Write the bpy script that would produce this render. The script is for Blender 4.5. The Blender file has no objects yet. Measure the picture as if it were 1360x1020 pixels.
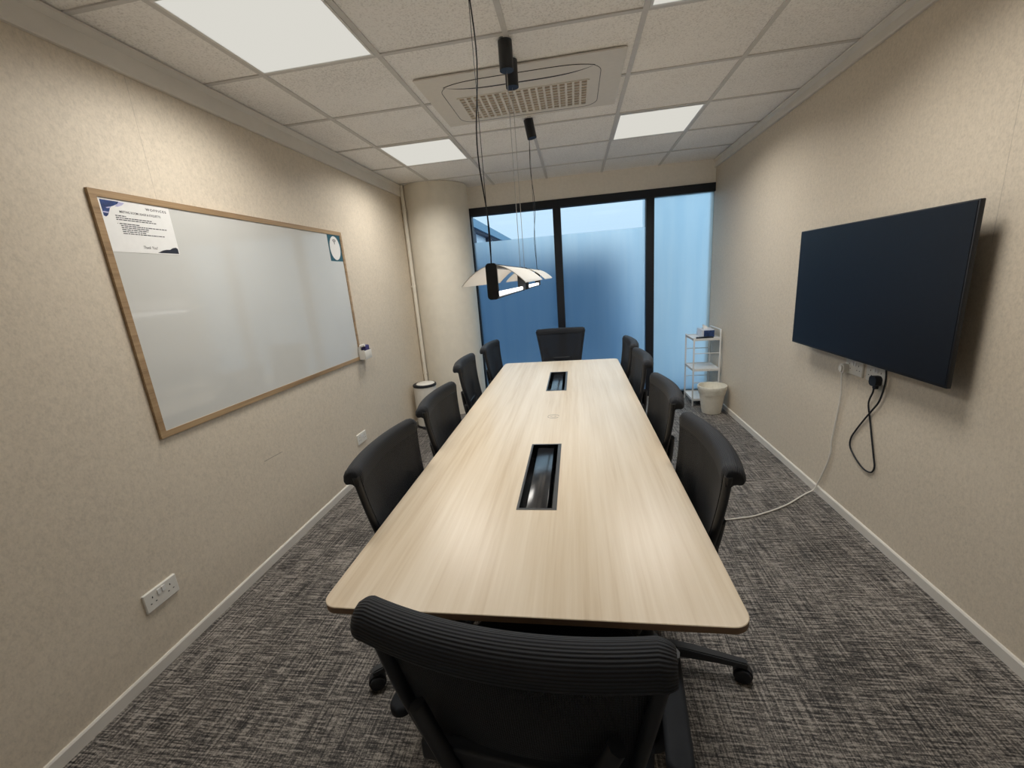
import bpy, bmesh, math, random
from mathutils import Vector, Matrix
random.seed(7)
C = bpy.context.scene.collection
PI = math.pi

# ------------------------------------------------------------------ materials
def new_mat(name):
    m = bpy.data.materials.new(name); m.use_nodes = True
    nt = m.node_tree; nt.nodes.clear()
    out = nt.nodes.new('ShaderNodeOutputMaterial')
    return m, nt, out

def N(nt, kind, **kw):
    n = nt.nodes.new('ShaderNode' + kind)
    for k, v in kw.items():
        if k in n.inputs: n.inputs[k].default_value = v
        else: setattr(n, k, v)
    return n

def lk(nt, a, b): nt.links.new(a, b)

def rgba(c): return (c[0], c[1], c[2], 1.0)

def coords(nt, scale=(1, 1, 1), kind='Object'):
    tc = N(nt, 'TexCoord'); mp = N(nt, 'Mapping')
    mp.inputs['Scale'].default_value = scale
    lk(nt, tc.outputs[kind], mp.inputs['Vector'])
    return mp.outputs['Vector']

def noise(nt, scale=(1, 1, 1), s=1.0, detail=2.0, rough=0.5, kind='Object'):
    n = N(nt, 'TexNoise'); n.inputs['Scale'].default_value = s
    n.inputs['Detail'].default_value = detail; n.inputs['Roughness'].default_value = rough
    lk(nt, coords(nt, scale, kind), n.inputs['Vector'])
    return n.outputs['Fac']

def ramp(nt, fac, stops):
    r = N(nt, 'ValToRGB'); e = r.color_ramp.elements
    while len(e) < len(stops): e.new(0.5)
    for i, (p, c) in enumerate(stops):
        e[i].position = p; e[i].color = rgba(c)
    lk(nt, fac, r.inputs['Fac'])
    return r.outputs['Color']

def math_n(nt, op, a, b=None):
    n = N(nt, 'Math', operation=op)
    for i, v in enumerate((a, b)):
        if v is None: continue
        if isinstance(v, (int, float)): n.inputs[i].default_value = v
        else: lk(nt, v, n.inputs[i])
    return n.outputs[0]

def mixc(nt, fac, a, b, blend='MIX'):
    n = N(nt, 'Mix', data_type='RGBA', blend_type=blend)
    for sock, v in ((n.inputs[0], fac), (n.inputs[6], a), (n.inputs[7], b)):
        if isinstance(v, (int, float)): sock.default_value = v
        elif isinstance(v, tuple): sock.default_value = rgba(v)
        else: lk(nt, v, sock)
    return n.outputs[2]

def principled(nt, out, color, rough=0.5, metal=0.0, spec=0.5, bump=None, bstr=0.2, bdist=0.002, **kw):
    b = N(nt, 'BsdfPrincipled')
    if isinstance(color, tuple): b.inputs['Base Color'].default_value = rgba(color)
    else: lk(nt, color, b.inputs['Base Color'])
    b.inputs['Roughness'].default_value = rough
    b.inputs['Metallic'].default_value = metal
    b.inputs['Specular IOR Level'].default_value = spec
    for k, v in kw.items(): b.inputs[k].default_value = v
    if bump is not None:
        bn = N(nt, 'Bump'); bn.inputs['Strength'].default_value = bstr; bn.inputs['Distance'].default_value = bdist
        lk(nt, bump, bn.inputs['Height']); lk(nt, bn.outputs[0], b.inputs['Normal'])
    lk(nt, b.outputs[0], out.inputs['Surface'])
    return b

def plain(name, color, rough=0.5, metal=0.0, spec=0.5, var=0.06, scale=40, bstr=0.0, **kw):
    m, nt, out = new_mat(name)
    f = noise(nt, s=scale, detail=3)
    lo = tuple(c * (1 - var) for c in color); hi = tuple(min(1, c * (1 + var)) for c in color)
    col = ramp(nt, f, [(0.3, lo), (0.7, hi)])
    principled(nt, out, col, rough, metal, spec, bump=f if bstr else None, bstr=bstr, **kw)
    return m

def emissive(name, color, strength):
    m, nt, out = new_mat(name)
    e = N(nt, 'Emission'); e.inputs['Color'].default_value = rgba(color); e.inputs['Strength'].default_value = strength
    lk(nt, e.outputs[0], out.inputs['Surface'])
    return m

def wall_mat(name, base, seam_y=None, mark=None):
    m, nt, out = new_mat(name)
    a = noise(nt, (1, 1, .6), 170, 3, .6); b = noise(nt, (1, 1, .8), 60, 4, .65); c = noise(nt, (1, 1, 1), 2.2, 2)
    v = math_n(nt, 'ADD', math_n(nt, 'MULTIPLY', a, .42), math_n(nt, 'ADD', math_n(nt, 'MULTIPLY', b, .46), math_n(nt, 'MULTIPLY', c, .12)))
    lo = tuple(x * .86 for x in base); hi = tuple(min(1, x * 1.1) for x in base)
    col = ramp(nt, v, [(.36, lo), (.5, base), (.64, hi)])
    if seam_y is not None:
        sp = N(nt, 'SeparateXYZ'); lk(nt, N(nt, 'TexCoord').outputs['Object'], sp.inputs[0])
        d = math_n(nt, 'ABSOLUTE', math_n(nt, 'SUBTRACT', sp.outputs[1], seam_y))
        f = math_n(nt, 'MULTIPLY', math_n(nt, 'MULTIPLY', math_n(nt, 'LESS_THAN', d, .0012), math_n(nt, 'GREATER_THAN', sp.outputs[2], 1.5)), .3)
        col = mixc(nt, f, col, (.1, .08, .06))
    if mark:
        (y0, z0, y1, z1) = mark
        sp = N(nt, 'SeparateXYZ'); lk(nt, N(nt, 'TexCoord').outputs['Object'], sp.inputs[0])
        L = y1 - y0
        t = math_n(nt, 'DIVIDE', math_n(nt, 'SUBTRACT', sp.outputs[1], y0), L)
        zl = math_n(nt, 'ADD', math_n(nt, 'MULTIPLY', t, z1 - z0), z0)
        d = math_n(nt, 'LESS_THAN', math_n(nt, 'ABSOLUTE', math_n(nt, 'SUBTRACT', sp.outputs[2], zl)), .0016)
        i = math_n(nt, 'MULTIPLY', math_n(nt, 'GREATER_THAN', t, 0.0), math_n(nt, 'LESS_THAN', t, 1.0))
        col = mixc(nt, math_n(nt, 'MULTIPLY', math_n(nt, 'MULTIPLY', d, i), .6), col, (.05, .045, .04))
    principled(nt, out, col, .55, spec=.42, bump=v, bstr=.2, bdist=.002)
    return m

def carpet_mat():
    m, nt, out = new_mat('carpet')
    sx = noise(nt, (9, 130, 1), 1, 3, .65)        # dashes across the room
    sy = noise(nt, (130, 4.5, 1), 1, 3, .65)      # threads along the room
    fine = noise(nt, (1, 1, 1), 210, 2, .6)
    knot = noise(nt, (60, 130, 1), 1, 2, .6)
    big = noise(nt, (1, 1, 1), 2.6, 3)
    v = math_n(nt, 'ADD', math_n(nt, 'MULTIPLY', sx, .34), math_n(nt, 'MULTIPLY', sy, .26))
    v = math_n(nt, 'ADD', v, math_n(nt, 'MULTIPLY', fine, .18))
    v = math_n(nt, 'ADD', v, math_n(nt, 'MULTIPLY', knot, .16))
    v = math_n(nt, 'ADD', v, math_n(nt, 'MULTIPLY', big, .06))
    col = ramp(nt, v, [(.435, (.010, .009, .010)), (.478, (.065, .059, .055)), (.515, (.165, .15, .136)), (.56, (.36, .33, .30))])
    principled(nt, out, col, .62, spec=.38, bump=v, bstr=.8, bdist=.006)
    return m

def wood_mat(name, dark, mid, light, axis='y', rough=.35, coat=0.0, s=1.0):
    m, nt, out = new_mat(name)
    k = {'y': ((26 * s, .9 * s, 26 * s), (120 * s, 3 * s, 120 * s), (7 * s, .35 * s, 7 * s)),
         'z': ((26 * s, 26 * s, .9 * s), (120 * s, 120 * s, 3 * s), (7 * s, 7 * s, .35 * s))}[axis]
    a = noise(nt, k[0], 1, 4, .6); b = noise(nt, k[1], 1, 2, .5); c = noise(nt, k[2], 1, 3, .5)
    v = math_n(nt, 'ADD', math_n(nt, 'MULTIPLY', a, .45), math_n(nt, 'ADD', math_n(nt, 'MULTIPLY', b, .2), math_n(nt, 'MULTIPLY', c, .35)))
    col = ramp(nt, v, [(.36, dark), (.48, mid), (.62, light)])
    bs = principled(nt, out, col, rough, spec=.6, bump=b, bstr=.05, bdist=.001)
    bs.inputs['Coat Weight'].default_value = coat
    return m

def ceiling_tile_mat():
    m, nt, out = new_mat('ceiling_tile')
    a = noise(nt, s=120, detail=3); b = noise(nt, s=3, detail=2)
    v = math_n(nt, 'ADD', math_n(nt, 'MULTIPLY', a, .8), math_n(nt, 'MULTIPLY', b, .2))
    col = ramp(nt, v, [(.34, (.74, .73, .72)), (.48, (.92, .91, .90)), (.62, (.96, .95, .94))])
    principled(nt, out, col, .95, spec=.1, bump=a, bstr=.4, bdist=.003)
    return m

def mesh_fabric(name, c, trans=0.2):
    m, nt, out = new_mat(name)
    w1 = N(nt, 'TexWave', wave_type='BANDS', bands_direction='X'); w1.inputs['Scale'].default_value = 75
    w2 = N(nt, 'TexWave', wave_type='BANDS', bands_direction='Z'); w2.inputs['Scale'].default_value = 75
    for w in (w1, w2): lk(nt, coords(nt), w.inputs['Vector'])
    v = math_n(nt, 'MULTIPLY', w1.outputs['Fac'], w2.outputs['Fac'])
    col = ramp(nt, v, [(0.05, tuple(x * .6 for x in c)), (.8, tuple(x * 1.9 for x in c))])
    b = principled(nt, out, col, .7, spec=.35, bump=v, bstr=.4, bdist=.002)
    b.inputs['Sheen Weight'].default_value = .04
    if trans:
        t = N(nt, 'BsdfTransparent'); mx = N(nt, 'MixShader'); mx.inputs[0].default_value = trans
        lk(nt, b.outputs[0], mx.inputs[1]); lk(nt, t.outputs[0], mx.inputs[2]); lk(nt, mx.outputs[0], out.inputs['Surface'])
    return m

def ribbed_fabric(name, c):
    m, nt, out = new_mat(name)
    uv = N(nt, 'UVMap')
    sp = N(nt, 'SeparateXYZ'); lk(nt, uv.outputs[0], sp.inputs[0])
    s = math_n(nt, 'SINE', math_n(nt, 'MULTIPLY', sp.outputs[1], 2 * PI * 44))
    v = math_n(nt, 'ADD', math_n(nt, 'MULTIPLY', s, .5), .5)
    col = ramp(nt, v, [(0.1, tuple(x * .5 for x in c)), (.9, tuple(x * 1.7 for x in c))])
    principled(nt, out, col, .65, spec=.35, bump=v, bstr=.5, bdist=.002)
    return m

def glass_clear():
    m, nt, out = new_mat('clear_glass')
    fr = N(nt, 'Fresnel'); fr.inputs['IOR'].default_value = 1.45
    t = N(nt, 'BsdfTransparent'); t.inputs['Color'].default_value = (.93, .97, 1, 1)
    g = N(nt, 'BsdfGlossy'); g.inputs['Roughness'].default_value = .015
    mx = N(nt, 'MixShader'); lk(nt, fr.outputs[0], mx.inputs[0]); lk(nt, t.outputs[0], mx.inputs[1]); lk(nt, g.outputs[0], mx.inputs[2])
    lk(nt, mx.outputs[0], out.inputs['Surface'])
    return m

def glass_frosted():
    m, nt, out = new_mat('frosted_glass')
    f = noise(nt, (9, 9, .7), 1, 3, .55)
    col = ramp(nt, f, [(.35, (.84, .92, .96)), (.65, (.92, .97, .99))])
    g = N(nt, 'BsdfRefraction'); g.inputs['Roughness'].default_value = .46; g.inputs['IOR'].default_value = 1.4
    lk(nt, col, g.inputs['Color'])
    d = N(nt, 'BsdfTranslucent'); d.inputs['Color'].default_value = (.74, .88, .97, 1)
    mx = N(nt, 'MixShader'); mx.inputs[0].default_value = .09
    lk(nt, g.outputs[0], mx.inputs[1]); lk(nt, d.outputs[0], mx.inputs[2]); lk(nt, mx.outputs[0], out.inputs['Surface'])
    return m

M = {
 'wall_l': wall_mat('wall_fabric_left', (.65, .575, .47), 1.745, (1.987, .595, 2.141, .589)),
 'wall_r': wall_mat('wall_fabric_right', (.65, .575, .47), 1.846),
 'wall_b': plain('painted_wall', (.82, .79, .74), .8, spec=.2, var=.03),
 'column': plain('column_paint', (.76, .72, .63), .75, spec=.25, var=.03, scale=12),
 'carpet': carpet_mat(),
 'tile': ceiling_tile_mat(),
 'grid': plain('ceiling_grid_metal', (.62, .61, .60), .5, var=.03),
 'trim': plain('trim_paint', (.70, .67, .62), .55, var=.04, scale=8),
 'table': wood_mat('pale_oak_top', (.57, .455, .315), (.665, .56, .42), (.735, .64, .505), 'y', .30),
 'edge': plain('brown_table_edge', (.16, .10, .06), .5),
 'oak': wood_mat('oak_frame', (.20, .125, .06), (.32, .21, .11), (.42, .29, .16), 'y', .5, s=2),
 'board': plain('whiteboard_enamel', (.60, .605, .585), .07, spec=.5, var=.015, scale=3),
 'black_metal': plain('black_metal', (.011, .0135, .018), .42, spec=.5),
 'black_plastic': plain('black_plastic', (.011, .0135, .019), .5, spec=.45),
 'dark_grey': plain('dark_grey_plastic', (.05, .05, .055), .5),
 'arm_pad': plain('black_arm_pad', (.010, .0125, .017), .75, spec=.25),
 'fabric': plain('black_seat_fabric', (.011, .0135, .019), .9, spec=.2, var=.2, scale=250, bstr=.3),
 'mesh': mesh_fabric('black_chair_mesh', (.011, .0135, .019), .16),
 'rib': ribbed_fabric('black_ribbed_fabric', (.011, .0135, .019)),
 'frame_win': plain('black_window_frame', (.008, .011, .018), .45, spec=.4),
 'glass': glass_clear(), 'frost': glass_frosted(),
 'white_plastic': plain('white_plastic', (.72, .70, .65), .4, var=.03),
 'white_metal': plain('white_powder_coat', (.74, .74, .73), .4, var=.03),
 'cream_bin': plain('cream_plastic', (.66, .63, .55), .5, var=.03),
 'liner': plain('bin_liner', (.70, .68, .60), .45, var=.06, scale=60, bstr=.6),
 'dark_hole': plain('dark_slot', (.01, .01, .01), .7),
 'ac': plain('cassette_plastic', (.74, .71, .66), .5, var=.02),
 'ac_dark': plain('cassette_filter', (.44, .36, .27), .8, var=.15),
 'paper': plain('white_paper', (.78, .78, .77), .7, var=.02),
 'ink': plain('black_ink', (.03, .03, .04), .7),
 'navy': plain('navy_print', (.02, .045, .16), .5, var=.4, scale=60),
 'dark_print': plain('dark_navy_print', (.012, .016, .03), .5, var=.3),
 'lilac': plain('lilac_print', (.45, .45, .66), .5, var=.2),
 'teal': plain('teal_print', (.012, .09, .13), .4, var=.2),
 'purple': plain('purple_felt', (.035, .03, .13), .7, var=.2),
 'tv_screen': plain('tv_glass', (.011, .0135, .019), .32, spec=.22),
 'tray': plain('tray_black_metal', (.016, .017, .02), .16, spec=.6),
 'rim': plain('tray_grey_rim', (.045, .044, .044), .35),
 'tissue_blue': plain('tissue_box_blue', (.02, .05, .16), .45, var=.4, scale=50),
 'tissue_white': plain('tissue_box_white', (.62, .66, .74), .5, var=.05),
 'wire': plain('steel_wire', (.5, .5, .5), .3, metal=.8),
 'shade': plain('opal_shade', (.90, .88, .83), .45, var=.02),
 'mark': plain('grey_etch', (.24, .22, .19), .6),
 'diffuser': emissive('panel_diffuser', (1.0, .975, .89), .70),
 'tube': emissive('pendant_tube', (1.0, .965, .93), 4.4),
 'out_wall': plain('outside_blue_wall', (.017, .076, .158), .9, var=.1, scale=1),
 'out_band': plain('outside_pale_band', (.20, .33, .42), .8, var=.03, scale=1),
 'out_pale': plain('outside_pale_wall', (.62, .70, .74), .8, var=.03, scale=1),
 'out_dark': plain('outside_dark_frame', (.02, .03, .06), .6),
 'out_sky_glass': plain('outside_glass_sky_tone', (.85, .92, .96), .6, var=.1),  # pale diffuse colour stands in for sky reflected in the glass
 'ground': plain('outside_ground', (.05, .10, .16), .9, var=.2, scale=2),
}

# ------------------------------------------------------------------ mesh helpers
def link(name, me, mat, parent=None, loc=None):
    o = bpy.data.objects.new(name, me); C.objects.link(o)
    mats = mat if isinstance(mat, (list, tuple)) else [mat]
    for mm in mats: me.materials.append(M[mm] if isinstance(mm, str) else mm)
    if parent is not None: o.parent = parent
    if loc is not None: o.location = loc
    return o

def obj(name, bm, mat, parent=None, smooth=40, loc=None, recalc=True):
    if recalc: bmesh.ops.recalc_face_normals(bm, faces=bm.faces)
    me = bpy.data.meshes.new(name); bm.to_mesh(me); bm.free()
    if smooth:
        for p in me.polygons: p.use_smooth = True
        me.set_sharp_from_angle(angle=math.radians(smooth))
    return link(name, me, mat, parent, loc)

def struct(name, bm, mat, parent=None, smooth=0):
    o = obj(name, bm, mat, parent, smooth)
    if parent is None: o['kind'] = 'structure'
    return o

def thing(name, label, cat, loc=(0, 0, 0), rz=0.0, group=None):
    o = bpy.data.objects.new(name, None); C.objects.link(o)
    o.empty_display_size = .1
    o.location = loc; o.rotation_euler = (0, 0, rz)
    o['label'] = label; o['category'] = cat
    if group: o['group'] = group
    return o

def tag(o, label, cat, group=None):
    o['label'] = label; o['category'] = cat
    if group: o['group'] = group
    return o

def dup(root, loc, rz, label, group=None):
    r = root.copy(); C.objects.link(r); r.location = loc; r.rotation_euler = (0, 0, rz)
    r['label'] = label
    if group: r['group'] = group
    for ch in list(root.children):
        c = ch.copy(); C.objects.link(c); c.parent = r
        for g in ch.children:
            d = g.copy(); C.objects.link(d); d.parent = c
    return r

def BM(): return bmesh.new()

def box(bm, x0, x1, y0, y1, z0, z1, bev=0.0, seg=2, mi=0, mat=None):
    vs = [bm.verts.new((x, y, z)) for z in (z0, z1) for y in (y0, y1) for x in (x0, x1)]
    if mat is not None:
        for v in vs: v.co = mat @ v.co
    fs = [bm.faces.new([vs[i] for i in f]) for f in ((0, 2, 3, 1), (4, 5, 7, 6), (0, 1, 5, 4), (2, 6, 7, 3), (0, 4, 6, 2), (1, 3, 7, 5))]
    for f in fs: f.material_index = mi
    if bev > 0:
        es = list({e for f in fs for e in f.edges})
        r = bmesh.ops.bevel(bm, geom=es, offset=bev, segments=seg, affect='EDGES', profile=.5)
        for f in r['faces']: f.material_index = mi
    return vs

def tube(bm, pts, r, seg=10, caps=True, radii=None, mi=0):
    pts = [Vector(p) for p in pts]; n = len(pts)
    t0 = (pts[1] - pts[0]).normalized()
    up = Vector((0, 0, 1)) if abs(t0.z) < .9 else Vector((1, 0, 0))
    nrm = (up - up.dot(t0) * t0).normalized()
    rings = []
    for i, p in enumerate(pts):
        t = (pts[min(i + 1, n - 1)] - pts[max(i - 1, 0)]).normalized()
        nrm = (nrm - nrm.dot(t) * t).normalized()
        b = t.cross(nrm)
        rr = radii[i] if radii else r
        rings.append([bm.verts.new(p + rr * (math.cos(2 * PI * k / seg) * nrm + math.sin(2 * PI * k / seg) * b)) for k in range(seg)])
    for a, b2 in zip(rings, rings[1:]):
        for k in range(seg):
            f = bm.faces.new((a[k], a[(k + 1) % seg], b2[(k + 1) % seg], b2[k])); f.material_index = mi
    if caps:
        for rg in (rings[0][::-1], rings[-1]):
            f = bm.faces.new(rg); f.material_index = mi

def smooth_path(pts, sub=6):
    pts = [Vector(p) for p in pts]; out = []
    P = [pts[0]] + pts + [pts[-1]]
    for i in range(1, len(P) - 2):
        for k in range(sub):
            t = k / sub
            a, b, c, d = P[i - 1], P[i], P[i + 1], P[i + 2]
            out.append(.5 * ((2 * b) + (-a + c) * t + (2 * a - 5 * b + 4 * c - d) * t * t + (-a + 3 * b - 3 * c + d) * t ** 3))
    out.append(pts[-1]); return out

def lathe(bm, prof, cx=0, cy=0, seg=40, close=False):
    rings = []
    for r, z in prof:
        if r < 1e-6: rings.append([bm.verts.new((cx, cy, z))])
        else: rings.append([bm.verts.new((cx + r * math.cos(2 * PI * k / seg), cy + r * math.sin(2 * PI * k / seg), z)) for k in range(seg)])
    prs = list(zip(rings, rings[1:]))
    if close: prs.append((rings[-1], rings[0]))
    for a, b in prs:
        for k in range(seg):
            k2 = (k + 1) % seg
            if len(a) == 1 and len(b) == 1: continue
            if len(a) == 1: bm.faces.new((a[0], b[k2], b[k]))
            elif len(b) == 1: bm.faces.new((a[k], a[k2], b[0]))
            else: bm.faces.new((a[k], a[k2], b[k2], b[k]))

def prism(bm, poly, h0, h1, fn=lambda a, b, h: (a, b, h), mi=0):
    """poly is a list of 2D points extruded from h0 to h1, placed by fn"""
    lo = [bm.verts.new(fn(a, b, h0)) for a, b in poly]; hi = [bm.verts.new(fn(a, b, h1)) for a, b in poly]
    n = len(poly); fs = [bm.faces.new(lo[::-1]), bm.faces.new(hi)]
    for i in range(n): fs.append(bm.faces.new((lo[i], lo[(i + 1) % n], hi[(i + 1) % n], hi[i])))
    for f in fs: f.material_index = mi
    return fs

def rrect(x0, x1, y0, y1, r, seg=6):
    out = []
    for cx, cy, a0 in ((x1 - r, y0 + r, -PI / 2), (x1 - r, y1 - r, 0), (x0 + r, y1 - r, PI / 2), (x0 + r, y0 + r, PI)):
        for k in range(seg + 1):
            a = a0 + PI / 2 * k / seg; out.append((cx + r * math.cos(a), cy + r * math.sin(a)))
    return out

def sheet(bm, fn, nu, nv, th, dirv):
    """solid sheet: fn(u,v) with u,v in 0..1, thickness th along dirv"""
    d = Vector(dirv).normalized() * th
    A = [[bm.verts.new(Vector(fn(i / nu, j / nv))) for j in range(nv + 1)] for i in range(nu + 1)]
    B = [[bm.verts.new(A[i][j].co + d) for j in range(nv + 1)] for i in range(nu + 1)]
    for i in range(nu):
        for j in range(nv):
            bm.faces.new((A[i][j], A[i + 1][j], A[i + 1][j + 1], A[i][j + 1]))
            bm.faces.new((B[i][j], B[i][j + 1], B[i + 1][j + 1], B[i + 1][j]))
    for i in range(nu):
        bm.faces.new((A[i][0], B[i][0], B[i + 1][0], A[i + 1][0])); bm.faces.new((A[i][nv], A[i + 1][nv], B[i + 1][nv], B[i][nv]))
    for j in range(nv):
        bm.faces.new((A[0][j], A[0][j + 1], B[0][j + 1], B[0][j])); bm.faces.new((A[nu][j], B[nu][j], B[nu][j + 1], A[nu][j + 1]))

def text_obj(name, body, size, mat, parent, mtx, depth=.0003, shear=0.0, spacing=1.0, align='LEFT', width=None, bold=0.0):
    cu = bpy.data.curves.new(name, 'FONT'); cu.body = body; cu.size = size; cu.extrude = depth
    cu.offset = bold * size; cu.shear = shear; cu.space_character = spacing; cu.align_x = align
    t = bpy.data.objects.new(name, cu); C.objects.link(t)
    dg = bpy.context.evaluated_depsgraph_get(); dg.update()
    me = bpy.data.meshes.new_from_object(t.evaluated_get(dg))
    bpy.data.objects.remove(t); bpy.data.curves.remove(cu)
    if width:
        xs = [v.co.x for v in me.vertices]; k = width / (max(xs) - min(xs))
        me.transform(Matrix.Scale(k, 4, (1, 0, 0)))
    me.transform(mtx); me.materials.clear()
    return link(name, me, mat, parent)

# ------------------------------------------------------------------ dimensions (metres)
XL, XR = -1.809, 1.519          # side walls
YB, YF = 5.069, -0.85           # window wall, wall behind the camera
H = 2.557                       # ceiling
TH = 0.15

# ------------------------------------------------------------------ room shell
bm = BM(); box(bm, XL - TH, XR + TH, YF - TH, YB + TH, -.12, 0); struct('floor', bm, 'carpet')
bm = BM(); box(bm, XL - TH, XL, YF - TH, YB + TH, 0, H + .1); struct('wall_left', bm, 'wall_l')
bm = BM(); box(bm, XR, XR + TH, YF - TH, YB + TH, 0, H + .1); struct('wall_right', bm, 'wall_r')
bm = BM(); box(bm, XL, XR, YF - TH, YF, 0, H + .1); struct('wall_front', bm, 'wall_b')
ZW = 2.333                      # head of the window
XW0 = -1.215                    # left edge of the window
bm = BM()
box(bm, XL, XR, YB, YB + TH, ZW, H + .1)
box(bm, XL, XW0, YB, YB + TH, 0, ZW)
struct('wall_back', bm, 'wall_b')

# suspended ceiling: slab of tiles plus the T-bar grid
GX = [-2.0597 + .6 * i for i in range(1, 6)]
GY = [0.9524 + .6 * j for j in range(-3, 7)]
LIGHTS = [(1, 1), (1, 4), (4, 1), (4, 4)]       # grid cells that hold a light panel
ACX0, ACX1, ACY0, ACY1 = -.80, .300, 2.425, 3.13
bm = BM(); box(bm, XL, XR, YF, YB, H + .007, H + .1)
struct('ceiling', bm, 'tile')
bm = BM()
for x in GX: box(bm, x - .012, x + .012, YF, YB, H, H + .007)
for y in GY:
    xs = [XL] + [x for x in GX] + [XR]
    for a, b in zip(xs, xs[1:]): box(bm, a + .012 if a != XL else a, b - .012 if b != XR else b, y - .0105, y + .0105, H + .001, H + .007)
struct('trim_1', bm, 'grid')
# cornices along both side walls
def cornice(name, x, s, drop):
    bm = BM()
    prof = [(0, -drop), (.016, -drop), (.020, -drop + .006), (.017, -drop + .02), (.012, -.03), (.030, -.010), (.030, 0), (0, 0)]
    prism(bm, prof, YF, YB, lambda a, b, h: (x + s * a, h, H + b))
    struct(name, bm, 'trim')
cornice('trim_2', XL, 1, .112)
cornice('trim_3', XR, -1, .080)
def skirting(name, x, s):
    bm = BM()
    prism(bm, [(0, 0), (.011, 0), (.011, .046), (.007, .052), (0, .052)], YF, YB, lambda a, b, h: (x + s * a, h, b))
    struct(name, bm, 'trim')
skirting('baseboard_left', XL, 1); skirting('baseboard_right', XR, -1)

# round column in the far left corner and the pipe beside it
bm = BM(); lathe(bm, [(0, 0), (.37, 0), (.37, H), (0, H)], -1.52, 4.905, 72); struct('column', bm, 'column', smooth=40)
bm = BM(); tube(bm, [(-1.782, 4.60, 0), (-1.782, 4.60, H)], .021, 16)
for z in (.5, 1.5, 2.3): box(bm, -1.809, -1.757, 4.588, 4.612, z, z + .018, .003)
o = obj('wall_pipe', bm, 'column'); tag(o, 'cream vertical pipe running floor to ceiling beside the round column', 'pipe')

# ------------------------------------------------------------------ window wall
YG = YB + .035
win = bpy.data.objects.new('window_1', None); C.objects.link(win); win['kind'] = 'structure'
FD0, FD1 = YB - .012, YB + .085
bm = BM()
box(bm, XW0, XR, FD0, FD1, 2.247, ZW, .002)
box(bm, XW0, XW0 + .058, FD0, FD1, 0, 2.247, .002)
box(bm, -.212, -.124, FD0, FD1, .055, 2.247, .002)
box(bm, .807, .894, FD0, FD1, .055, 2.247, .002)
box(bm, XW0 + .058, XR, FD0, FD1, 0, .055, .002)
obj('window_frame', bm, ['frame_win', 'white_metal'], win, 0)
ZF = 1.955
for a, b, frost_top in ((XW0 + .058, -.212, ZF), (-.124, .807, ZF), (.894, XR - .001, None)):
    if frost_top:
        bm = BM(); box(bm, a, b, YG, YG + .008, frost_top, 2.247); obj('window_pane', bm, 'glass', win, 0)
        bm = BM(); box(bm, a, b, YG, YG + .008, .055, frost_top); obj('frosted_pane', bm, 'frost', win, 0)
    else:
        bm = BM(); box(bm, a, b, YG, YG + .008, .055, 2.247); obj('frosted_pane', bm, 'frost', win, 0)

# ------------------------------------------------------------------ outside
bm = BM(); box(bm, -40, 40, YB + .2, 60, -.6, -.3); o = struct('ground', bm, 'ground')
t = thing('neighbouring_building', 'pale blue building with dark posts seen through the top of the left window pane', 'building', (-3.2, 17.5, -.3))
bm = BM(); box(bm, -6, 0, -9.5, 12, 0, 2.35); obj('wall', bm, 'out_wall', t, 0)
bm = BM(); box(bm, -6, .2, -9.5, 12, 3.46, 3.72); obj('roof_band', bm, 'out_band', t, 0)
bm = BM(); box(bm, -6, -.06, -9.5, 12, 2.35, 3.46); obj('window_band', bm, 'out_sky_glass', t, 0)
bm = BM(); box(bm, -.06, .12, -9.5, 12, 3.39, 3.46); obj('head_rail', bm, 'out_dark', t, 0)
for k in range(8):
    y = -9.1 + 2.72 * k
    bm = BM(); box(bm, -.06, .1, y - .2, y + .2, 2.35, 3.39); obj('post', bm, 'out_dark', t, 0)
t = thing('dark_backdrop', 'dark blue backdrop wall added beyond the frosted panes to darken them', 'wall', (-1.35, 8.4, -.3))  # added mass that gives the blurred panes their dark lower left
bm = BM(); box(bm, -2.6, 2.25, 0, .3, 0, 2.2); obj('wall', bm, 'out_wall', t, 0)
bm = BM(); box(bm, -2.6, 2.25, -.03, .33, 2.2, 2.26); obj('coping', bm, 'out_wall', t, 0)
t = thing('pale_backdrop', 'pale backdrop wall added outside to brighten the right frosted pane', 'wall', (1.05, 6.6, -.3))  # added mass that makes the right pane and the gradient beside it lighter
bm = BM(); box(bm, 0, 3.2, 0, .3, 0, 3.2); obj('wall', bm, 'out_pale', t, 0)
bm = BM(); box(bm, -.02, 3.2, -.03, .33, 3.2, 3.26); obj('coping', bm, 'out_pale', t, 0)

# ------------------------------------------------------------------ ceiling lights
LL = {(1, 1): 'large square ceiling light panel over the whiteboard side, near row',
      (1, 4): 'square ceiling light panel in front of the round column, far row',
      (4, 1): 'square ceiling light panel cut by the top edge, television side near row',
      (4, 4): 'square ceiling light panel on the television side, near the window'}
for (i, j) in LIGHTS:
    x0 = -2.0597 + .6 * i; y0 = .9524 + .6 * j
    t = thing('ceiling_light', LL[(i, j)], 'ceiling light', (x0 + .3, y0 + .3, H), 0, 'ceiling light panels')
    bm = BM(); a, b = .287, .276
    for bx in ((-a, a, -a, -b), (-a, a, b, a), (-a, -b, -b, b), (b, a, -b, b)): box(bm, *bx, -.002, .0065)
    obj('frame', bm, 'white_metal', t, 0)
    bm = BM(); box(bm, -b, b, -b, b, .001, .006); obj('diffuser', bm, 'diffuser', t, 0)
    ld = bpy.data.lights.new('panel_beam', 'AREA'); ld.shape = 'SQUARE'; ld.size = .55; ld.spread = math.radians(150); ld.energy = 14.3; ld.color = (1.0, .96, .895)
    lo = bpy.data.objects.new('panel_beam', ld); C.objects.link(lo); lo.parent = t; lo.location = (0, 0, -.004)

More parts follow.
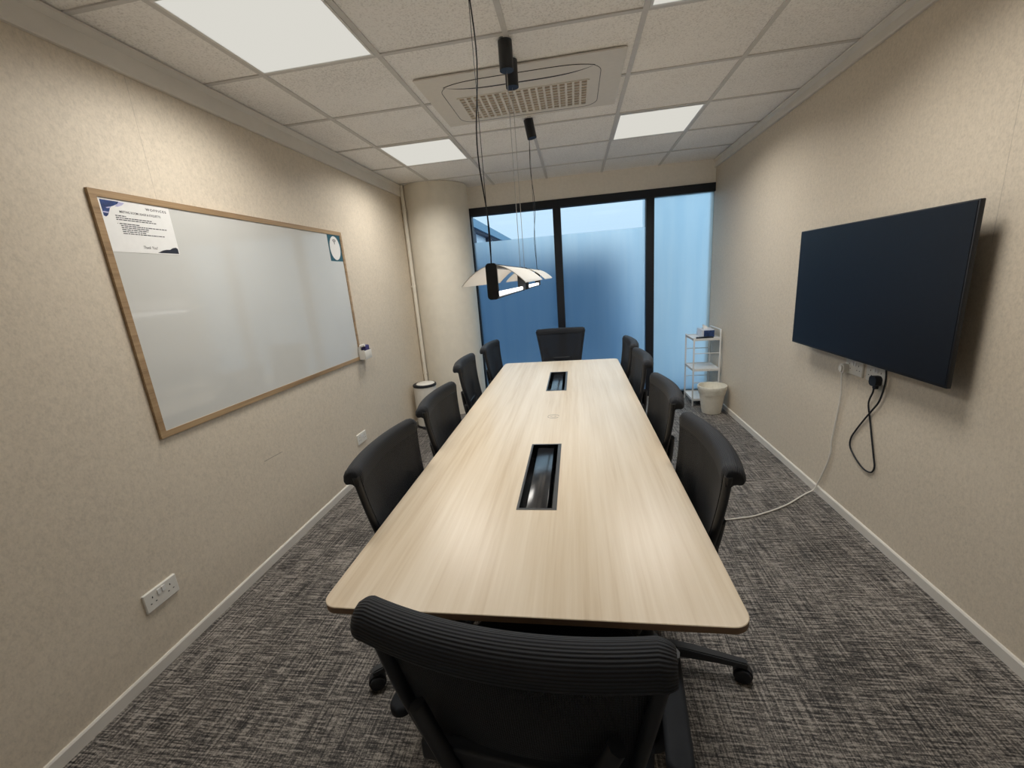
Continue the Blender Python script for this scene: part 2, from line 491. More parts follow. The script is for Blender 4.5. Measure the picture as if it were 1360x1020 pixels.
# ------------------------------------------------------------------ air conditioner cassette
cx, cy = (ACX0 + ACX1) / 2, (ACY0 + ACY1) / 2
t = thing('air_conditioner', 'cream ceiling air conditioner panel with a beige grille above the table', 'air conditioner', (cx, cy, H))
hx, hy = (ACX1 - ACX0) / 2, (ACY1 - ACY0) / 2
GR = (-.632 - cx, .120 - cx, 2.705 - cy, 3.045 - cy)
bm = BM()
for x0, x1, y0, y1 in ((-hx, GR[0], -hy, hy), (GR[1], hx, -hy, hy), (GR[0], GR[1], -hy, GR[2]), (GR[0], GR[1], GR[3], hy)):
    box(bm, x0, x1, y0, y1, -.007, 0)
obj('panel', bm, 'ac', t, 0)
# rounded outline of the drop-down cover, its shadow line drawn as a dark strip
ix0, ix1, iy0, iy1 = -.70 - cx, .185 - cx, 2.535 - cy, hy - .035
def ringline(bm, x0, x1, y0, y1, r, w, z0, z1):
    A = rrect(x0, x1, y0, y1, r, 10); B = rrect(x0 + w, x1 - w, y0 + w, y1 - w, r - w, 10); n = len(A)
    P = [[bm.verts.new((p[0], p[1], z)) for p in q] for q, z in ((A, z0), (B, z0), (B, z1), (A, z1))]
    for k in range(4):
        for i in range(n):
            if min(A[i][1], A[(i + 1) % n][1]) < y0 + .010: continue
            bm.faces.new((P[k][i], P[k][(i + 1) % n], P[(k + 1) % 4][(i + 1) % n], P[(k + 1) % 4][i]))
bm = BM(); ringline(bm, ix0, ix1, iy0, iy1, .09, .0028, -.0082, -.007); obj('cover_shadow_line', bm, 'dark_grey', t, 0)
def boat(x0, x1, yt, yb, yc, n=24):
    up = [(x0 + (x1 - x0) * k / n, yc + (yt - yc) * (1 - abs(2 * k / n - 1) ** 5)) for k in range(n + 1)]
    dn = [(x0 + (x1 - x0) * k / n, yc + (yb - yc) * (1 - abs(2 * k / n - 1) ** 4)) for k in range(n, -1, -1)][1:-1]
    return up + dn
bm = BM(); prism(bm, boat(-.672 - cx, .150 - cx, 2.500 - cy, 2.616 - cy, 2.546 - cy), -.0092, -.007); obj('louvre_gap_shade', bm, 'dark_hole', t, 0)  # solid dark slab in place of the shaded gap round the louvre
bm = BM(); prism(bm, boat(-.668 - cx, .146 - cx, 2.503 - cy, 2.600 - cy, 2.546 - cy), -.0098, -.007); obj('louvre', bm, 'ac', t, 30)
bm = BM(); box(bm, GR[0], GR[1], GR[2], GR[3], -.0045, -.001); obj('filter', bm, 'ac_dark', t, 0)
bm = BM(); n1, n2 = 18, 9
for k in range(n1 + 1):
    x = GR[0] + (GR[1] - GR[0]) * k / n1; box(bm, x - .0065, x + .0065, GR[2], GR[3], -.012, -.005)
for k in range(n2 + 1):
    y = GR[2] + (GR[3] - GR[2]) * k / n2; box(bm, GR[0], GR[1], y - .004, y + .004, -.0105, -.0052)
obj('grille', bm, 'ac', t, 0)

# ------------------------------------------------------------------ pendant lamps
def pendant(y0, y1, label, power_near, x=-.271):
    t = thing('pendant_lamp', label, 'pendant lamp', (x, 0, 0), 0, 'linear pendant lamps over the table')
    zb, zt = 1.443, 1.562
    for y, s in ((y0, 1), (y1, -1)):
        bm = BM(); prism(bm, rrect(-.019, .019, zb, zt, .012, 5), 0, s * .012, lambda a, b, h: (a, y + h, b)); obj('end_plate', bm, 'black_metal', t, 30)
    bm = BM(); box(bm, -.010, .010, y0 + .012, y1 - .012, zt - .016, zt - .002, .002); obj('top_bar', bm, 'black_metal', t, 30)
    bm = BM(); box(bm, -.008, .008, y0 + .012, y1 - .012, zb, zb + .006, .001); obj('lower_bar', bm, 'black_metal', t, 30)
    bm = BM(); tube(bm, [(0, y0 + .014, zb + .016), (0, y1 - .014, zb + .0135)], .0078, 16); obj('light_tube', bm, 'tube', t)
    for s in (-1, 1):                       # two curved wings of the shade
        bm = BM()
        def wing(u, v, s=s):
            a = .008 + u * .102; f = u
            return (s * a, y0 + .016 + v * (y1 - y0 - .032), zt - .006 - .062 * f ** 1.75)
        sheet(bm, wing, 12, 1, .003, (0, 0, -1)); obj('shade_wing', bm, 'shade', t, 60)
    for y, power in ((y0 + .01, power_near), (y1 - .01, not power_near)):
        yc = y
        lean_x = .020 if power and not power_near else 0.0
        bm = BM(); tube(bm, [(lean_x, yc, H - .118), (0, yc, H)], .0325, 28); obj('canopy', bm, 'black_metal', t, 40)
        bm = BM(); tube(bm, [(0, y, zt - .003), (0, yc, H - .118)], .0011 if power else .0014, 6); obj('suspension_wire', bm, 'black_metal' if power else 'wire', t)
        if power:
            z0, z1 = zt - .003, H - .118
            pts = []
            for k in range(25):
                q = k / 24
                pts.append((.012 * math.sin(q * PI) * math.sin(q * 9 + y) , yc + .010 * math.sin(q * PI) * math.cos(q * 7), z0 + (z1 - z0) * q))
            bm = BM(); tube(bm, pts, .0022, 8); obj('power_cable', bm, 'black_plastic', t)
    return t
pendant(1.408, 2.215, 'black framed linear pendant lamp with white wing shade, nearer of two in line', True)
pendant(2.377, 3.225, 'black framed linear pendant lamp with white wing shade, nearer the window', False)

# ------------------------------------------------------------------ table
TX0, TX1, TY0, TY1, TZ = -.6745, .3588, .8006, 3.819, .737
TT = .018
TRAYS = [(-.226, -.091, 1.266, 1.838), (-.222, -.084, 2.785, 3.360)]
tb = thing('conference_table', 'long pale oak conference table with two black cable trays', 'table', ((TX0 + TX1) / 2, (TY0 + TY1) / 2, 0))
ox, oy = tb.location.x, tb.location.y
def top_bm():
    bm = BM()
    def ring(poly, z): return [bm.verts.new((a - ox, b - oy, z)) for a, b in poly]
    outer = rrect(TX0, TX1, TY0, TY1, .045, 8)
    inset = .0015
    outer_t = rrect(TX0 + inset, TX1 - inset, TY0 + inset, TY1 - inset, .0435, 8)
    oT = ring(outer_t, TZ); o1 = ring(outer, TZ - inset); o2 = ring(outer, TZ - TT)
    n = len(outer)
    for i in range(n):
        j = (i + 1) % n
        bm.faces.new((o1[i], o1[j], oT[j], oT[i]))
        f = bm.faces.new((o2[i], o2[j], o1[j], o1[i])); f.material_index = 1
    holes_t, holes_b = [], []
    for (a, b, c, d) in TRAYS:
        P = [(a, c), (b, c), (b, d), (a, d)]
        ht, hb = ring(P, TZ), ring(P, TZ - TT)
        for i in range(4):
            j = (i + 1) % 4; bm.faces.new((ht[i], ht[j], hb[j], hb[i]))
        holes_t.append(ht); holes_b.append(hb)
    for loops, mi in (([oT] + holes_t, 0), ([o2] + holes_b, 1)):
        es = []
        for lp in loops:
            for i in range(len(lp)):
                e = bm.edges.get((lp[i], lp[(i + 1) % len(lp)])) or bm.edges.new((lp[i], lp[(i + 1) % len(lp)])); es.append(e)
        r = bmesh.ops.triangle_fill(bm, use_beauty=True, use_dissolve=False, edges=es)
        for g in r['geom']:
            if isinstance(g, bmesh.types.BMFace): g.material_index = mi
    return bm
obj('tabletop', top_bm(), ['table', 'edge'], tb, 30)
for (a, b, c, d) in TRAYS:
    a, b, c, d = a - ox, b - ox, c - oy, d - oy
    bm = BM(); w = .002; zb = TZ - .075
    box(bm, a, a + w, c, d, zb, TZ - .001); box(bm, b - w, b, c, d, zb, TZ - .001)
    box(bm, a + w, b - w, c, c + w, zb, TZ - .001); box(bm, a + w, b - w, d - w, d, zb, TZ - .001)
    box(bm, a, b, c, d, zb - w, zb)
    tr = obj('cable_tray', bm, 'tray', tb, 0)
    bm = BM()                               # slim rim flush with the top
    for bx in ((a - .002, a + .006, c - .002, d + .002), (b - .013, b + .002, c - .002, d + .002), (a + .006, b - .013, c - .002, c + .008), (a + .006, b - .013, d - .006, d + .002)):
        box(bm, *bx, TZ - .0015, TZ + .0012)
    obj('tray_rim', bm, 'rim', tr, 0)
    bm = BM(); box(bm, a + .028, b - .033, c + .010, d - .010, TZ - .020, TZ - .014, .001); obj('tray_lid', bm, 'tray', tr, 30)
bm = BM()                                   # ring-shaped charger mark on the top
for a0, a1, r0, r1 in ((10, 165, .030, .0335), (185, 330, .030, .0335), (190, 330, .014, .0175), (20, 150, .014, .0175)):
    n = 16
    poly = [(r1 * math.cos(math.radians(a0 + (a1 - a0) * k / n)), r1 * math.sin(math.radians(a0 + (a1 - a0) * k / n))) for k in range(n + 1)]
    poly += [(r0 * math.cos(math.radians(a1 + (a0 - a1) * k / n)), r0 * math.sin(math.radians(a1 + (a0 - a1) * k / n))) for k in range(n + 1)]
    prism(bm, poly, TZ, TZ + .0004, lambda p, q, h: (p - .146 - ox, q + 2.241 - oy, h))
obj('charger_mark', bm, 'mark', tb, 0)
for yy in (1.72, 3.36):
    bm = BM()
    box(bm, -.205 - ox, -.135 - ox, yy - .04 - oy, yy + .04 - oy, .012, TZ - .082, .002)
    box(bm, -.215 - ox, -.125 - ox, yy - .05 - oy, yy + .05 - oy, 0, .012, .002)
    box(bm, -.56 - ox, .245 - ox, yy - .025 - oy, yy + .025 - oy, TZ - .082, TZ - .0775)
    for sg in (-.30, -.04): box(bm, sg - .012 - ox, sg + .012 - ox, yy - .025 - oy, yy + .025 - oy, TZ - .0775, TZ - TT, .001)
    obj('pedestal', bm, 'black_metal', tb, 30)
for xx in (-.44, .12):
    bm = BM(); box(bm, xx - .02 - ox, xx + .02 - ox, .86 - oy, 3.76 - oy, TZ - TT - .034, TZ - TT, .002); obj('long_beam', bm, 'black_metal', tb, 30)
for yy in (.885, 3.735):
    bm = BM(); box(bm, -.60 - ox, .285 - ox, yy - .02 - oy, yy + .02 - oy, TZ - TT - .034, TZ - TT, .002); obj('end_beam', bm, 'black_metal', tb, 30)

# ------------------------------------------------------------------ chairs
def make_chair():
    t = thing('office_chair', 'black mesh office chair', 'chair', (0, 0, 0), 0, 'black mesh chairs around the table')
    sag = .038
    def lean(z):
        q = max(0.0, min(1.0, (z - .5) / .435))
        return -.175 - .068 * (1 - (1 - q) ** 1.8)
    def halfw(z):
        q = (z - .52) / .42
        return .200 + .064 * max(0, min(1, q)) ** 1.15
    # seat
    bm = BM()
    prism(bm, rrect(-.245, .245, -.175, .24, .09, 8), .425, .492)
    es = [e for e in bm.edges if abs(e.verts[0].co.z - e.verts[1].co.z) < 1e-6]
    bmesh.ops.bevel(bm, geom=es, offset=.024, segments=4, affect='EDGES', profile=.5)
    obj('seat', bm, 'fabric', t, 50)
    bm = BM(); prism(bm, rrect(-.21, .21, -.16, .205, .07, 6), .400, .425); box(bm, -.09, .09, -.12, .12, .345, .400, .01)
    obj('seat_base', bm, 'black_plastic', t, 35)
    # mesh back
    bm = BM()
    def back(u, v):
        z = .515 + v * .415; x = (2 * u - 1) * (halfw(z) - .012)
        return (x, lean(z) - sag * (1 - (2 * u - 1) ** 2), z)
    sheet(bm, back, 20, 16, .004, (0, 1, 0)); obj('backrest', bm, 'mesh', t, 60)
    # surrounding frame: two side rails and the bottom rail
    bm = BM()
    pts = []
    for k in range(13):
        z = .93 - (.93 - .51) * k / 12; pts.append((-halfw(z) + .008, lean(z) - .010, z))
    for k in range(1, 12):
        u = k / 12; z = .505; pts.append(((2 * u - 1) * (halfw(z) - .008), lean(z) - sag * (1 - (2 * u - 1) ** 2) - .010, z))
    for k in range(13):
        z = .51 + (.93 - .51) * k / 12; pts.append((halfw(z) - .008, lean(z) - .010, z))
    tube(bm, pts, .0125, 8)
    obj('back_frame', bm, 'black_plastic', t, 60)
    # rolled-over head rail with a lip behind
    prof = [(.010, -.055), (.011, -.032), (.009, -.013), (.002, -.002), (-.012, .003), (-.030, .000), (-.045, -.010), (-.053, -.024), (-.055, -.040),
            (-.051, -.048), (-.042, -.050), (-.030, -.048), (-.020, -.050), (-.008, -.060)]
    bm = BM(); nu = 80; uvl = bm.loops.layers.uv.new('UVMap'); rings = []
    for i in range(nu + 1):
        u = 2 * i / nu - 1; w = .2600
        e = max(0, (abs(u) - .90) / .10); k = 1 - .25 * e * e
        yb = lean(.935) - sag * (1 - u * u); ring = []
        for (d, z) in prof: ring.append(bm.verts.new((u * w, yb + d * k - .008 * e, .952 + (z + .03) * k - .03 - .004 * e * e)))
        rings.append(ring)
    n = len(prof)
    for i in range(nu):
        for k in range(n):
            f = bm.faces.new((rings[i][k], rings[i][(k + 1) % n], rings[i + 1][(k + 1) % n], rings[i + 1][k]))
            for lp, uu, vv in zip(f.loops, (i, i, i + 1, i + 1), (k, k + 1, k + 1, k)): lp[uvl].uv = (uu / nu, vv / n)
    bm.faces.new(rings[0]); bm.faces.new(rings[-1][::-1])
    obj('head_rail', bm, 'rib', t, 60)
    # spine behind the lower back
    bm = BM()
    path = smooth_path([(0, -.06, .385), (0, -.20, .395), (0, -.255, .46), (0, -.268, .60), (0, -.265, .74)], 5)
    for s in (-1, 1):
        tube(bm, [(p.x + s * (.05 + .13 * max(0, (p.z - .45)) / .3), p.y, p.z) for p in path], .016, 8)
    box(bm, -.185, .185, -.262, -.235, .60, .645, .006)
    obj('back_support', bm, 'black_plastic', t, 50)
    # fixed armrests
    for s in (-1, 1):
        bm = BM(); rings = []
        for (ins, z) in ((.006, .577), (.0, .583), (.0, .595), (.003, .601), (.008, .603)):
            rings.append([bm.verts.new((p[0], p[1], z)) for p in rrect(s * .284 - .025 + ins, s * .284 + .025 - ins, -.19 + ins, .10 - ins, .025 - ins, 6)])
        for p, q in zip(rings, rings[1:]):
            for i in range(len(p)): bm.faces.new((p[i], p[(i + 1) % len(p)], q[(i + 1) % len(p)], q[i]))
        bm.faces.new(rings[0][::-1]); bm.faces.new(rings[-1])
        a = obj('armrest', bm, 'arm_pad', t, 45)
        bm = BM(); tube(bm, smooth_path([(s * .12, .0, .39), (s * .235, .0, .392), (s * .270, .0, .42), (s * .276, .0, .50), (s * .282, .0, .578)], 5), .018, 10)
        obj('arm_post', bm, 'black_plastic', a, 50)
    # gas lift and five-star base
    bm = BM(); lathe(bm, [(0, .062), (.032, .062), (.032, .22), (.02, .222), (.02, .345), (0, .345)], seg=20); obj('gas_lift', bm, 'black_metal', t, 40)
    bm = BM(); lathe(bm, [(0, .055), (.05, .055), (.058, .075), (.055, .105), (.035, .115), (0, .115)], seg=24); obj('base_hub', bm, 'black_plastic', t, 40)
    for k in range(5):
        a = math.radians(72 * k); ca, sa = math.cos(a), math.sin(a); R = Matrix.Rotation(a, 4, 'Z')
        bm = BM()
        sec = [(.045, .027, .068, .108), (.15, .025, .070, .106), (.26, .022, .068, .094), (.358, .019, .062, .082)]
        rings = []
        for (r, w, z0, z1) in sec: rings.append([bm.verts.new(R @ Vector(p)) for p in ((r, -w, z0), (r, w, z0), (r, w * .7, z1), (r, -w * .7, z1))])
        for p, q in zip(rings, rings[1:]):
            for i in range(4): bm.faces.new((p[i], p[(i + 1) % 4], q[(i + 1) % 4], q[i]))
        bm.faces.new(rings[0][::-1]); bm.faces.new(rings[-1])
        bmesh.ops.bevel(bm, geom=list(bm.edges), offset=.004, segments=2, affect='EDGES')
        lg = obj('leg', bm, 'black_plastic', t, 40)
        bm = BM(); c = Vector((.345, 0, .028)); th = math.radians(35 + 57 * k)
        ax = Vector((math.cos(th), math.sin(th), 0))
        for s in (-1, 1):
            p0 = c + ax * (s * .006); p1 = c + ax * (s * .026)
            tube(bm, [R @ p0, R @ (p0 + (p1 - p0) * .15), R @ (p0 + (p1 - p0) * .85), R @ p1], .028, 20, radii=[.025, .028, .028, .022])
        tube(bm, [R @ (c - ax * .012), R @ (c + ax * .012)], (.033), 16)
        tube(bm, [R @ Vector((.345, 0, .03)), R @ Vector((.345, 0, .07))], .010, 10)
        obj('caster', bm, 'black_plastic', lg, 45)
    for ch in t.children:                           # the base stands a little behind the middle of the seat
        if ch.name.split('.')[0] in ('leg', 'base_hub', 'gas_lift'): ch.location = (0, -.07, 0)
    return t
chair = make_chair()
def origin(side, back_outer, mid):             # chair origin so that the outer face of its head rail stands at back_outer
    off = .302
    return (back_outer + off, mid) if side == 'L' else (back_outer - off, mid)
G = 'black mesh chairs around the table'
CH = []
for (xb, ym, dr, lab) in [(-.768, 1.390, 0, 'black mesh office chair on the whiteboard side, nearest the camera'),
                          (-.772, 2.046, 0, 'black mesh office chair second in the row under the whiteboard, before the white bin'),
                          (-.872, 3.010, 2, 'black mesh office chair third in the row on the whiteboard side, before the column'),
                          (-.815, 3.690, -3, 'black mesh office chair last in the row on the whiteboard side, before the window')]:
    x, y = origin('L', xb, ym); CH.append(((x, y, 0), -PI / 2 + math.radians(dr), lab))
for (xb, ym, dr, lab) in [(.452, 1.385, 0, 'black mesh office chair on the television side, nearest the camera'),
                          (.452, 2.066, 0, 'black mesh office chair second in the row on the television side'),
                          (.462, 2.880, 0, 'black mesh office chair third in the row on the television side'),
                          (.462, 3.510, 0, 'black mesh office chair last in the row on the television side, by the window')]:
    x, y = origin('R', xb, ym); CH.append(((x, y, 0), PI / 2 + math.radians(dr), lab))
CH.append(((-.170, 4.265, 0), PI, 'black mesh office chair at the head of the table, back to the window'))
CH.append(((-.106, .792, 0), math.radians(-6.5), 'black mesh office chair in front at the near table end, seen from behind'))
for i, (loc, rz, lab) in enumerate(CH):
    if i == 0:
        chair.location = loc; chair.rotation_euler = (0, 0, rz); chair['label'] = lab
    else:
        dup(chair, loc, rz, lab, G)
def turn_base(c, deg):                          # star base swivelled on its own under the seat
    for ch in c.children:
        if ch.name.split('.')[0] == 'leg': ch.rotation_euler = (0, 0, math.radians(deg))
turn_base(chair, 16.6)
allc = [o for o in C.objects if o.name.split('.')[0] == 'office_chair']
turn_base(allc[4], -27)
for ch in allc[9].children:                     # this chair is wound a little higher
    if ch.name.split('.')[0] not in ('leg', 'base_hub'): ch.location.z += .037

# ------------------------------------------------------------------ whiteboard with the sheets on it
WY0, WY1, WZ0, WZ1 = 1.4565, 3.239, .9486, 1.963
fw = .027
wb = thing('whiteboard', 'wide whiteboard in a thin oak frame on the left wall', 'whiteboard', (XL, (WY0 + WY1) / 2, WZ0))
wy = (WY0 + WY1) / 2
bm = BM(); box(bm, .002, .0085, WY0 + fw - wy, WY1 - fw - wy, fw, WZ1 - WZ0 - fw); obj('board', bm, 'board', wb, 0)
hh = WZ1 - WZ0; hw = (WY1 - WY0) / 2
bm = BM()
for P in (((-hw, 0), (hw, 0), (hw - fw, fw), (-hw + fw, fw)), ((-hw, hh), (-hw + fw, hh - fw), (hw - fw, hh - fw), (hw, hh)),
          ((-hw, 0), (-hw + fw, fw), (-hw + fw, hh - fw), (-hw, hh)), ((hw, 0), (hw, hh), (hw - fw, hh - fw), (hw - fw, fw))):
    prism(bm, list(P), .0, .013, lambda a, b, h: (h, a, b))
obj('frame', bm, 'oak', wb, 0)
def wallm(x, y, z): return Matrix(((0, 0, 1, x), (1, 0, 0, y), (0, 1, 0, z), (0, 0, 0, 1)))
# notice sheet
px = XL + .0087
PY0, PY1, PZ0, PZ1 = 1.486, 1.780, 1.732, 1.934
nt_ = thing('notice_sheet', 'white printed notice sheet in the near top corner of the whiteboard', 'notice', (px, PY0, PZ0))
W_, H_ = PY1 - PY0, PZ1 - PZ0
fl = lambda a, b, h: (h, a, b)
bm = BM(); prism(bm, [(0, 0), (W_, 0), (W_, H_), (0, H_)], 0, .0006, fl); obj('sheet', bm, 'paper', nt_, 0)
bm = BM()
prism(bm, [(.006, H_ - .006), (.078, H_ - .006), (.070, H_ - .016), (.05, H_ - .026), (.038, H_ - .030), (.036, H_ - .038), (.030, H_ - .05), (.022, H_ - .064), (.013, H_ - .070), (.006, H_ - .066)], .0006, .0009, fl)
obj('blue_brush_print', bm, 'navy', nt_, 0)
bm = BM()
prism(bm, [(.078, H_ - .006), (.100, H_ - .008), (.088, H_ - .018), (.07, H_ - .026), (.058, H_ - .026), (.070, H_ - .016)], .0006, .0009, fl)
prism(bm, [(.006, H_ - .050), (.030, H_ - .050), (.024, H_ - .056), (.006, H_ - .054)], .0009, .0012, fl)
prism(bm, [(.022, H_ - .034), (.044, H_ - .028), (.040, H_ - .034), (.026, H_ - .037)], .0009, .0012, fl)
obj('lilac_brush_print', bm, 'lilac', nt_, 0)
bm = BM()
prism(bm, [(W_ - .106, .004), (W_ - .004, .004), (W_ - .004, .026), (W_ - .012, .031), (W_ - .028, .028), (W_ - .044, .020), (W_ - .062, .019), (W_ - .078, .0155)], .0006, .0009, fl)
obj('dark_wave_print', bm, 'dark_print', nt_, 0)
def on_sheet(y, z): return wallm(.0006, y, z)
text_obj('heading', 'WOFFICES', .0135, 'ink', nt_, on_sheet(W_ - .110, H_ - .025), spacing=1.35, width=.094, bold=.022)
text_obj('title', 'MEETING ROOM USAGE & ETIQUETTE', .0125, 'ink', nt_, on_sheet(.070, H_ - .048), width=.174, bold=.008)
text_obj('closing_line', 'Thank You!', .017, 'ink', nt_, on_sheet(.128, .018), shear=.35, width=.062)
bm = BM(); rr = random.Random(3)
for (x, z, ln) in ((.050, .140, .042), (.050, .1325, .148), (.050, .125, .166), (.058, .110, .080), (.062, .1025, .196), (.062, .095, .112), (.062, .0875, .108), (.062, .080, .096), (.062, .0725, .182)):
    c = x
    while c < x + ln:
        w = rr.uniform(.006, .018); w = min(w, x + ln - c)
        if w > .002: prism(bm, [(c, z), (c + w, z), (c + w, z + .0035), (c, z + .0035)], .0006, .0008, fl)
        c += w + .0022
prism(bm, [(.050, .1105), (.0525, .1105), (.0525, .113), (.050, .113)], .0006, .0008, fl)
obj('body_print', bm, 'ink', nt_, 0)
# wifi sheet (its square code is left out)
SY0, SY1, SZ0, SZ1 = 3.040, 3.2085, 1.742, 1.934
st = thing('wifi_sign', 'small teal sign with a white oval in the far top corner of whiteboard', 'sign', (px, SY0, SZ0))
w2, h2 = SY1 - SY0, SZ1 - SZ0
bm = BM(); prism(bm, [(0, 0), (w2, 0), (w2, h2), (0, h2)], 0, .0006, fl); obj('backing', bm, 'teal', st, 0)
bm = BM(); prism(bm, [(w2 / 2 + .070 * math.cos(2 * PI * k / 48), h2 / 2 + .087 * math.sin(2 * PI * k / 48)) for k in range(48)], .0006, .0010, fl); obj('oval', bm, 'paper', st, 0)
bm = BM(); c0, z0 = w2 / 2, h2 * .66
for r in (.012, .021, .030):
    n = 12; A = [math.radians(45 + 90 * k / n) for k in range(n + 1)]
    poly = [(c0 + (r + .0045) * math.cos(a), z0 + (r + .0045) * math.sin(a)) for a in A] + [(c0 + r * math.cos(a), z0 + r * math.sin(a)) for a in A[::-1]]
    prism(bm, poly, .001, .0013, fl)
prism(bm, [(c0 + .005 * math.cos(2 * PI * k / 16), z0 + .003 + .005 * math.sin(2 * PI * k / 16)) for k in range(16)], .001, .0013, fl)
obj('wifi_symbol', bm, 'ink', st, 0)
# pen holder with the felt eraser in it
hb = XL + .0135
ph = thing('pen_holder', 'small white pen holder hung on the far lower corner of the whiteboard', 'holder', (hb, 3.205, .950))
bm = BM()
box(bm, 0, .003, 0, .115, 0, .105, .001); box(bm, .052, .055, 0, .115, 0, .072, .001); box(bm, .003, .052, 0, .115, 0, .003)
box(bm, .003, .052, 0, .003, .003, .078); box(bm, .003, .052, .112, .115, .003, .078)
obj('case', bm, 'white_plastic', ph, 30)
bm = BM(); tube(bm, [(.012, .012, .110), (.052, .020, .118)], .012, 14); obj('knob', bm, 'white_plastic', ph)
bm = BM(); box(bm, .006, .046, .038, .108, .012, .118, .008, 3); o = obj('whiteboard_eraser', bm, 'purple', None, 40)
o.location = (hb, 3.205, .942 + .002); tag(o, 'purple felt eraser standing in the white pen holder', 'eraser')

# ------------------------------------------------------------------ television
TVX, TVY0, TVY1, TVZ0, TVZ1 = 1.424, 1.806, 3.016, .957, 1.655
tv = thing('television', 'large black wall television on the right wall', 'television', (TVX, (TVY0 + TVY1) / 2, TVZ0))
w = (TVY1 - TVY0) / 2; h = TVZ1 - TVZ0
bm = BM(); box(bm, .002, .020, -w, w, 0, h, .003); obj('housing', bm, 'black_plastic', tv, 30)
bm = BM(); box(bm, 0, .003, -w + .006, w - .006, .012, h - .006); obj('screen', bm, 'tv_screen', tv, 0)
bm = BM(); box(bm, .020, .055, -w + .07, w - .07, .004, h * .58, .01); obj('rear_case', bm, 'dark_grey', tv, 30)
bm = BM(); box(bm, .055, XR - TVX - .002, -.18, -.13, .12, .52); box(bm, .055, XR - TVX - .002, .13, .18, .12, .52); box(bm, XR - TVX - .012, XR - TVX - .001, -.3, .3, .2, .44)
obj('wall_bracket', bm, 'black_metal', tv, 0)

# ------------------------------------------------------------------ sockets (UK double outlets)
def socket(x, sx, y0, z0, label, plug_skip=()):
    """plate 146 x 86 on a side wall; sx is the direction it faces"""
    t = thing('wall_socket', label, 'socket', (x, y0, z0), 0, 'white double wall sockets')
    fn = lambda a, b, hh: (sx * hh, a, b)
    W2, H2 = .146, .086
    bm = BM()
    lo = rrect(0, W2, 0, H2, .004, 3); hi = rrect(.003, W2 - .003, .003, H2 - .003, .003, 3)
    A = [bm.verts.new(fn(a, b, 0)) for a, b in lo]; A2 = [bm.verts.new(fn(a, b, .007)) for a, b in lo]; B = [bm.verts.new(fn(a, b, .010)) for a, b in hi]
    n = len(lo); bm.faces.new(A); bm.faces.new(B)
    for p, q in ((A, A2), (A2, B)):
        for i in range(n): bm.faces.new((p[i], p[(i + 1) % n], q[(i + 1) % n], q[i]))
    obj('plate', bm, 'white_plastic', t, 30)
    for c in (.034, .112):
        bm = BM()
        for (a0, a1, b0, b1) in ((-.002, .002, .053, .061), (-.014, -.008, .030, .034), (.008, .014, .030, .034)):
            prism(bm, [(c + a0, b0), (c + a1, b0), (c + a1, b1), (c + a0, b1)], .0098, .0104, fn)
        obj('pin_slots', bm, 'dark_hole', t, 0)
    for c in (.063, .083):
        bm = BM(); prism(bm, [(c - .007, .052), (c + .007, .052), (c + .007, .074), (c - .007, .074)], .0098, .0135, fn); obj('switch', bm, 'white_metal', t, 0)
    return t
socket(XL, 1, 1.198, .272, 'white double socket low on the left wall, nearest the camera')
socket(XL, 1, 2.968, .278, 'white double socket on the left wall, part hidden by the first chair')
socket(XR, -1, 2.428, .845, 'white double socket under the television holding the white plug')
socket(XR, -1, 2.254, .845, 'white double socket under the television holding the black plug')

# ------------------------------------------------------------------ plugs and cables
wc = thing('white_power_cable', 'white power cable hanging from the socket and trailing over the carpet', 'cable', (1.505, 2.57, .86))
L0 = Vector(wc.location)
bm = BM(); prism(bm, rrect(-.022, .022, -.026, .026, .016, 6), 0, .026, lambda a, b, h: (.003 - h, a - .01, b + .012)); 
prism(bm, rrect(-.014, .014, -.017, .017, .012, 6), .026, .034, lambda a, b, h: (.003 - h, a - .01, b + .012))
obj('plug', bm, 'white_plastic', wc, 40)
P = [(1.487, 2.560, .852), (1.490, 2.562, .82), (1.505, 2.575, .70), (1.508, 2.60, .52), (1.508, 2.615, .40), (1.509, 2.612, .33), (1.508, 2.635, .24), (1.506, 2.668, .15), (1.502, 2.695, .08),
     (1.485, 2.70, .03), (1.44, 2.695, .006), (1.37, 2.64, .006), (1.27, 2.56, .006), (1.17, 2.497, .006), (1.09, 2.455, .006), (1.01, 2.417, .006), (.93, 2.397, .006), (.855, 2.381, .006), (.74, 2.385, .006), (.62, 2.40, .006)]
bm = BM(); tube(bm, [Vector(p) - L0 for p in smooth_path(P, 5)], .0048, 8); obj('cord', bm, 'white_plastic', wc)
bc = thing('black_power_cable', 'black power cable looping from its plug up behind the television', 'cable', (1.5, 2.30, .86))
L0 = Vector(bc.location)
bm = BM(); prism(bm, rrect(-.026, .026, -.027, .025, .019, 6), 0, .030, lambda a, b, h: (.009 - h, a - .002, b + .004))
prism(bm, rrect(-.012, .012, -.044, -.022, .006, 4), .004, .018, lambda a, b, h: (.009 - h, a - .002, b + .004))
obj('plug', bm, 'black_plastic', bc, 40)
P = [(1.492, 2.300, .825), (1.494, 2.305, .80), (1.503, 2.335, .755), (1.508, 2.345, .715), (1.512, 2.325, .64), (1.512, 2.290, .54), (1.512, 2.262, .46), (1.511, 2.245, .41), (1.511, 2.262, .372), (1.511, 2.31, .362),
     (1.511, 2.36, .375), (1.511, 2.415, .405), (1.511, 2.452, .44), (1.511, 2.452, .49), (1.511, 2.42, .55), (1.508, 2.36, .635), (1.505, 2.31, .70), (1.503, 2.27, .755), (1.50, 2.245, .82), (1.498, 2.235, .89), (1.492, 2.24, .96), (1.485, 2.26, 1.02)]
bm = BM(); tube(bm, [Vector(p) - L0 for p in smooth_path(P, 5)], .0042, 8); obj('cord', bm, 'black_plastic', bc)

